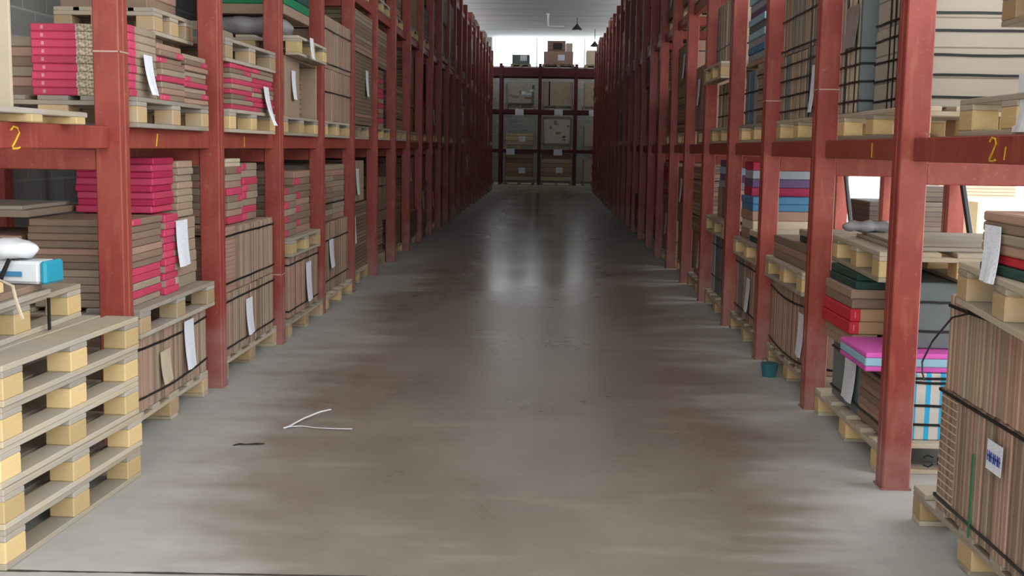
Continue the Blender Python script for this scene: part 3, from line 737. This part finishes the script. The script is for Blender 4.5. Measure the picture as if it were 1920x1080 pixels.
# bay 0: the tall load nearest the picture's right edge
pallet(1.96, 4.1, 0, 'long worn floor pallet nearest the camera on the right', L=1.2, W=.9, style='mid')
bundle(S, 1.50, 2.38, 3.3, 4.42, .146, .615, 'lower upright brown cartons with blue-lettered label, nearest on the right', 'up', .03, straps=(.19, .6), sag=.0, mats=('tan', 'rose', 'brown', 'grey'))
bundle(S, 1.49, 2.38, 3.25, 4.34, .617, .975, 'upper upright tan cartons under jutting pallet, nearest on the right', 'up', .032, straps=(.93,), sag=.0, mats=('tan', 'rose', 'tan', 'grey'), group='strapped carton stacks')
b = [o for o in bpy.data.objects if o.get('label', '').startswith('lower upright brown cartons with blue')][0]
lb = sheet(b, -.455, -.06, .40, .13, .1, 'x', -1, curl=.002, lab='white label with blue lettering')
# the lettering as short blue strokes
MAT['ink'] = mat_plain('blue_ink', (.03, .06, .3), .6, .05)
m = MB()
for k in range(7):
    y = .055-k*.017
    m.box(-.467, -.4655, y-.006, y-.002, .33, .365, 'ink'); m.box(-.467, -.4655, y-.012, y-.002, .345, .351, 'ink')
    if k % 2: m.box(-.467, -.4655, y-.012, y-.009, .33, .36, 'ink')
m.build('label_lettering', lb, (.455, 0, -.40))
MB().box(-.447, -.443, .17, .178, 0.0, .3, 'green').build('strap', b)['label'] = 'green strap'
e = MB()
for k in range(15): e.box(-.446, -.443, .36, .525, .03+k*.029, .034+k*.029, 'cream')
e.build('printed_lines', b)['label'] = 'cream printed lines at the far end'
o = MB().tube([(1.47, 4.1, .93), (1.46, 4.22, .9), (1.46, 4.42, .78), (1.5, 4.65, .66), (1.6, 4.95, .56), (1.66, 5.1, .5)], .004, 'strap', 5).tube([(1.47, 4.1, .93), (1.46, 4.06, .965), (1.47, 4.0, .94)], .006, 'strap', 5).build('loose_strap')
tag(o, 'thin black strap trailing from the nearest right load', 'strap')
pallet(1.78, 3.42, .977, 'weathered pallet jutting out atop the nearest right load', L=1.1, W=.9, style='mid', rz=-.12)
zz = 1.122
pile(1.36, 1.85, 3.15, 3.7, zz, 1.31, 6, ['dkgreen', 'redend', 'rose', 'grey', 'brown', 'rose'], 'on jutting pallet at right edge', seed=31)
_s = sheet(None, 1.35, 3.58, 1.27, .13, .17, 'x', -1, curl=.02, skew=-.02, lab=None); tag(_s, 'white sheet hanging on cartons at the right edge', 'paper')

# bay 1 floor
pallet(2.0, 6.02, 0, 'floor pallet with painted letters behind the first right post', L=1.28, W=.9, style='new')
for ch, pts in (('S', [(1.79, .075), (1.765, .085), (1.745, .075), (1.75, .062), (1.785, .055), (1.79, .042), (1.77, .03), (1.745, .038)]), ('C', [(1.86, .078), (1.835, .085), (1.81, .07), (1.81, .045), (1.83, .032), (1.86, .038)])):
    p_ = [o for o in bpy.data.objects if o.get('label', '') == 'floor pallet with painted letters behind the first right post'][0]
    o = MB().tube([(5.374-6.02, -(x-2.0+.02), z+.008) for x, z in pts], .004, 'strap', 5).build('stencil_letter', p_); o['label'] = 'black letter '+ch
bundle(S, 1.6, 1.66, 5.93, 6.5, .146, .464, 'slate grey slab carton with white sheet behind the first right post', 'flat', .33, straps=(.2, .42), mats=('slate',), sheets=((6.08, .42, .22, .22, 0),), name='strapped_slab_carton')
bundle(S, 1.6, 1.66, 5.48, 5.92, .146, .464, 'small brown flat cartons between slate slab and first right post', 'flat', .04, straps=(.2, .42), mats=('rose', 'brown'))
bundle(S, 1.67, 2.16, 5.45, 6.5, .146, .464, 'white cartons striped bright blue behind the first right post', 'flat', .33, straps=(.22, .31, .42, .44), mats=('blueprint',))
for k, (mt, z0, z1) in enumerate((('magenta', .466, .49), ('ltblue', .49, .53), ('magenta', .53, .555))):
    pile(1.5, 2.12, 5.46, 5.95, z0, z1, 1, [mt], ['below the light blue one, right', 'between two magenta ones, right', 'above the light blue one, right'][k], seed=40+k, jit=0)
pile(1.72, 2.08, 6.0, 6.5, .466, .554, 1, ['brown'], 'under the dark slabs behind first right post', seed=44)
bundle(S, 1.76, 2.08, 5.6, 6.55, .557, .875, 'dark green-grey slab cartons with magenta edge behind the first right post', 'flat', .31, straps=(.64, .78), mats=('slate',))
o = MB().box(0, .025, 0, .9, 0, .318, 'magenta', .003).build('panel_carton', None, (2.09, 5.6, .557)); tag(o, 'thin magenta panel carton standing beside dark slabs at right', 'carton')
pile(1.57, 1.70, 5.98, 6.55, .466, .56, 2, ['tan'], 'beside dark slabs behind first right post', seed=43)
pile(1.55, 1.74, 5.98, 6.57, .56, .69, 2, ['redend'], 'beside dark slabs behind first right post', seed=45)
pile(1.56, 1.74, 6.0, 6.57, .69, .79, 2, ['brown', 'tan'], 'over red ends behind first right post', seed=46)
pile(1.58, 1.74, 6.0, 6.57, .79, .875, 2, ['dkgreen'], 'under mid-height pallet behind first right post', seed=47)
pallet(2.02, 6.1, .877, 'mid-height pallet with boards behind the first right post', L=1.15, W=.86, style='new', rz=-.05)
o = MB().box(-.36, .34, -.5, .45, 0, .018, 'slab', .003).box(-.34, .3, -.46, .4, .018, .034, 'oldwood', .003).build('flat_sheets', None, (2.05, 6.1, 1.022)); o.rotation_euler = (0, 0, -.06); tag(o, 'pale flat sheets lying on mid-height pallet behind first right post', 'sheets')
bag('rolled_wrap', 1.75, 6.42, 1.057, .3, .1, .06, 'film', 'crumpled black and white wrap on the pale flat sheets at right')
# bay 0 shelf and bay 1 shelf
pallet(2.08, 4.2, 1.55, 'bright pallet on the first shelf before the first right post', L=1.0, W=.95, style='new')
pallet(2.08, 6.0, 1.55, 'yellow pallet on the first shelf behind the first right post', L=1.3, W=.95, style='new')
bundle(S, 1.66, 2.7, 5.48, 6.15, zs, 2.5, 'broad pale slab cartons with many black straps, first shelf right', 'flat', .13, straps=(1.74, 1.84, 1.93, 2.04, 2.12, 2.3), vs=(5.75, 5.82, 5.9), mats=('slab', 'slab'))
bundle(S, 1.6, 2.3, 6.2, 6.62, zs, 2.5, 'narrow strapped cartons with wrap on top beyond the pale slabs', 'up', .05, straps=(1.75, 1.85, 1.94, 2.02), vs=(6.3, 6.5), mats=('grey', 'cream', 'slate'), sheets=((6.38, 2.25, .25, .22, 0, 'film'),))
pallet(2.25, 4.35, 1.99, 'grey pallet overhead at the top right corner', L=1.0, W=.9, style='mid')
for q in range(2):
    o = MB().box(-.2, .2, -.2, .2, 0, .145, 'slab', .004).build('carton', None, (2.3, 4.35, 1.696+q*.146)); tag(o, 'pale grey small carton, %s, beneath the overhead right pallet' % ['lower', 'upper'][q], 'carton', 'loose flat tile cartons')
_s = sheet(None, 1.625, 4.1, 1.76, .12, .2, 'x', -1, curl=.02, lab=None, mat='white'); tag(_s, 'bright white sheet at right edge above the first shelf pallet', 'paper')
# bay 2
pallet(2.0, 7.6, 0, 'floor pallet behind the second right post', L=1.35, W=.86, style='mid')
bundle(S, 1.57, 2.3, 7.0, 8.2, .146, .62, 'rosy upright cartons with long white sheet behind the second right post', 'up', .04, straps=(.2, .56), sag=.03, mats=('rose', 'brown', 'tan'), sheets=((7.15, .5, .17, .26, 0),))
pallet(1.95, 7.6, .625, 'yellow pallet on rosy cartons behind the second right post', L=1.2, W=.86, style='new')
pile(1.56, 2.05, 7.05, 8.1, .77, .92, 3, ['brown', 'rose', 'brown'], 'behind second right post', seed=50)
pile(1.6, 1.95, 7.1, 7.5, .92, 1.0, 2, ['dkgreen', 'grey'], 'near heap behind second right post', seed=51)
pallet(2.0, 7.6, 1.55, 'yellow pallet on the first shelf behind the second right post', L=1.3, W=.86, style='new')
bundle(S, 1.58, 2.4, 6.95, 8.2, zs, 2.55, 'tall brown strapped cartons with hanging sheet, behind second right post', 'up', .045, tiers=2, straps=(1.75, 1.85, 1.95, 2.05, 2.15, 2.35), vs=(7.3,), mats=('brown', 'tan', 'grey', 'slate'), sheets=((7.15, 2.0, .12, .28, .02),))
t = thing('bucket', (1.60, 8.02, 0), 'small teal plastic bucket on the floor by third right post', 'bucket')
t.location = (1.49, 7.72, 0)
MAT['dkteal'] = mat_plain('dull_teal_plastic', (.03, .12, .14), .6, .1)
MB().tube([(0, 0, 0), (0, 0, .09)], [.045, .06], 'dkteal', 14).build('bucket_body', t); MB().tube([(-.055, 0, .09), (-.04, 0, .12), (0, 0, .135), (.04, 0, .12), (.055, 0, .09)], .003, 'slate', 5).build('handle', t)
# bay 3
pallet(1.98, 9.2, 0, 'floor pallet behind the third right post', L=1.35, W=.86, style='mid')
bundle(S, 1.58, 2.3, 8.6, 9.8, .146, .64, 'dark upright cartons with white sheet behind the third right post', 'up', .045, straps=(.22, .58), mats=('brown', 'rose', 'slate'), sheets=((9.15, .5, .16, .26, 0),))
pallet(1.97, 9.15, .645, 'yellow pallet on dark cartons behind the third right post', L=1.2, W=.86, style='new')
pile(1.58, 2.1, 8.65, 9.2, .79, .88, 2, ['dkgreen', 'cream'], 'behind third right post', seed=52)
pile(1.6, 2.1, 9.22, 9.75, .79, 1.02, 3, ['rose', 'cream', 'rose'], 'behind third right post', seed=53)
pile(1.6, 2.1, 9.22, 9.75, 1.02, 1.13, 2, ['blue', 'blue'], 'on cream cartons behind third right post', seed=54)
pile(1.62, 2.1, 9.4, 9.78, 1.13, 1.4, 4, ['dkpink', 'violet', 'silver', 'dkpink'], 'topping blue cartons behind third right post', seed=55)
pallet(2.0, 9.2, 1.55, 'pallet with a pale end on first shelf behind third right post', L=1.3, W=.86, style='new')
bundle(S, 1.6, 2.4, 8.55, 9.25, zs, 2.15, 'brown strapped cartons low on the shelf behind third right post', 'flat', .06, straps=(1.8, 1.95, 2.06), mats=('brown', 'tan', 'grey'))
bundle(S, 1.6, 2.4, 9.27, 9.8, zs, 2.12, 'silver and blue cartons, first shelf behind third right post', 'up', .1, straps=(1.8, 1.95), mats=('silver', 'slate', 'blue'))
pile(1.6, 2.2, 9.0, 9.7, 2.15, 2.19, 1, ['tan'], 'bearing the striped cartons behind third right post', seed=56)
pile(1.6, 2.2, 8.98, 9.72, 2.19, 2.75, 10, ['silver', 'blue', 'silver', 'ltblue', 'slate', 'ltblue', 'violet', 'silver', 'ltblue', 'dkpink'], 'tall bright pile behind third right post', seed=57, jit=.01)
# bay 4
pallet(1.98, 10.8, 0, 'floor pallet behind the fourth right post', L=1.35, W=.86, style='mid')
bundle(S, 1.6, 2.3, 10.2, 11.4, .146, .72, 'slate grey slab cartons behind the fourth right post', 'up', .2, straps=(.3, .6), mats=('slate', 'slate', 'silver'))
pallet(1.95, 10.8, .725, 'yellow pallet at knee height behind the fourth right post', L=1.2, W=.86, style='new')
bundle(S, 1.62, 2.2, 10.25, 11.3, .87, 1.15, 'tan cartons with a dark opening behind the fourth right post', 'up', .25, straps=(), mats=('tan', 'cream', 'brown'))
pile(1.62, 2.2, 10.3, 11.2, 1.15, 1.40, 4, ['silver', 'violet', 'ltblue', 'violet'], 'behind fourth right post', seed=58)
pallet(1.98, 10.8, 1.55, 'orange pallet on the first shelf behind the fourth right post', L=1.3, W=.86, style='new')
bundle(S, 1.6, 2.3, 10.2, 11.3, zs, 2.1, 'grey-brown upright cartons, first shelf behind fourth right post', 'up', .09, straps=(1.8, 2.0), mats=('grey', 'tan', 'cream'))
pallet(1.88, 10.75, 2.1, 'tan pallet sticking out above cartons behind the fourth right post', L=1.1, W=.86, style='new')
bundle(S, 1.55, 2.3, 10.25, 11.2, 2.246, 2.8, 'upright grey cartons on the sticking-out pallet, right', 'up', .09, straps=(2.4,), mats=('grey', 'cream', 'slate'))

# ================================================================== remaining bays, both sides, all shelves
def far_bay(s, k, lv):
    r = random.Random(1000*k+10*lv+(5 if s > 0 else 0))
    X = px(s); yc = (py(s, k-1)+py(s, k))/2
    base = LEV[lv]; at = '%s %s' % (LV[lv], where(s, k))
    fx = X+s*.03; fx -= s*r.uniform(0, .07); cx = fx+s*.45
    st = r.choice(('mid', 'new', 'old')); near = k < 9
    if lv: st = r.choice(('new', 'mid'))
    pallet(cx+s*r.uniform(-.05, .03), yc+r.uniform(-.05, .05), base, '%s wooden pallet %s' % ({'mid': 'dusty', 'new': 'yellowish', 'old': 'grey'}[st], at), L=1.25, W=.86, style=st, detail=near, turn=(lv == 0 and near))
    z = base+.146; lim = base+1.32 if lv < 3 else base+r.uniform(.25, .5)
    q = 0; used = []
    while z < lim-.12 and q < 3:
        h = min(r.uniform(.35, .8), lim-z)
        pool = ['up_tan', 'up_rose', 'up_brown', 'fl_tan', 'fl_brown', 'fl_pink'] if s < 0 else ['up_tan', 'up_brown', 'fl_tan', 'fl_blue', 'fl_pink', 'fl_brown', 'up_rose']
        mt = r.choice([p for p in pool if p not in used]); used.append(mt)
        nm = {'up_tan': 'upright tan cartons', 'up_rose': 'upright rosy cartons', 'up_brown': 'upright brown cartons', 'fl_tan': 'flat tan cartons', 'fl_brown': 'flat brown cartons', 'fl_pink': 'flat pink and brown cartons', 'fl_blue': 'flat blue and grey cartons'}[mt]
        ln = r.uniform(1.05, 1.25)/2; dx = r.uniform(0, .06)
        xa, xb = sorted((fx+s*dx, fx+s*.85))
        sh = ()
        if r.random() < .4: sh = ((yc+r.uniform(-.3, .3), z+h*.8, .18, min(.28, h*.7), 0),)
        bundle(s, xa, xb, yc-ln, yc+ln, z, z+h-.002, '%s %s' % (nm, at), detail=False, blockmat=mt, straps=(z+h*.25, z+h*.8) if r.random() < .75 else (), sheets=sh)
        z += h; q += 1
        if r.random() < .35 and lv < 3: break
for s in (-1, 1):
    for k in range(5, NP):
        far_bay(s, k, 0); far_bay(s, k, 1)
    for k in range(4, NP): far_bay(s, k, 2)
    for k in range(10, NP): far_bay(s, k, 3)

# ================================================================== things on the floor
m = MB()
m.tube([(-1.18, 6.33, .03), (-1.23, 6.27, .028), (-1.29, 6.15, .02), (-1.34, 6.03, .006), (-1.355, 5.98, .006), (-1.335, 5.995, .01), (-1.28, 6.03, .006), (-1.2, 6.0, .006), (-1.1, 5.98, .008), (-1.0, 5.965, .012)],
       [.009, .009, .008, .008, .01, .008, .006, .005, .006, .007], 'white', 6, flat=.35)
tag(m.build('plastic_strap'), 'bent white plastic strap lying on the aisle floor', 'strap')
m = MB().tube([(-1.53, 5.61, .004), (-1.5, 5.625, .008), (-1.47, 5.625, .006), (-1.42, 5.635, .008), (-1.385, 5.65, .005)], [.004, .009, .005, .009, .005], 'strap', 6, flat=.4)
tag(m.build('strap_scrap'), 'short black strap scrap lying on the aisle floor', 'strap')

# ================================================================== bright yard beyond the right rack
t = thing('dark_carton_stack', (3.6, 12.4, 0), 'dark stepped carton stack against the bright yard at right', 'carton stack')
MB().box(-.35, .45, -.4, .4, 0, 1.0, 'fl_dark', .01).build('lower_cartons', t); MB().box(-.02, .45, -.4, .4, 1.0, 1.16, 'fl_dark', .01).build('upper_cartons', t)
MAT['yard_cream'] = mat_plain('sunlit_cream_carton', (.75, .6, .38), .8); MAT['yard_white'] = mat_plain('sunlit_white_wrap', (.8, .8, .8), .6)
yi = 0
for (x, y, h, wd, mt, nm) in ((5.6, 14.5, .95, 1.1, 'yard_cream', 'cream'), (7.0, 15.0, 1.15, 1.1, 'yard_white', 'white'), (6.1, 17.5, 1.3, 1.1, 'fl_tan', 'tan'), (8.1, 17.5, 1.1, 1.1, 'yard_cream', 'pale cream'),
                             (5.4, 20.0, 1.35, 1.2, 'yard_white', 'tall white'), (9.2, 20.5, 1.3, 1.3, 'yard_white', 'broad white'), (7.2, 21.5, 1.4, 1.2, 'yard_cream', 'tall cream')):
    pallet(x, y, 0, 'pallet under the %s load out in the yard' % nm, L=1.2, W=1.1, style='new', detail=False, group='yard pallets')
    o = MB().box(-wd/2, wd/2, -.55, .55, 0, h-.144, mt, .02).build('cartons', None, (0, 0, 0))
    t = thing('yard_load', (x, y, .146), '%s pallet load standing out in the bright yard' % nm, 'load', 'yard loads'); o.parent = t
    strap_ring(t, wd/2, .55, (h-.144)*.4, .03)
    yi += 1
o = MB().box(3.4, 14, 26, 26.2, 0, 2.4, 'yard').build('yard_wall'); tag(o, 'pale wall closing the bright yard beyond the right rack', 'wall')
print('cartons', NC[0], 'objects', len(bpy.data.objects))
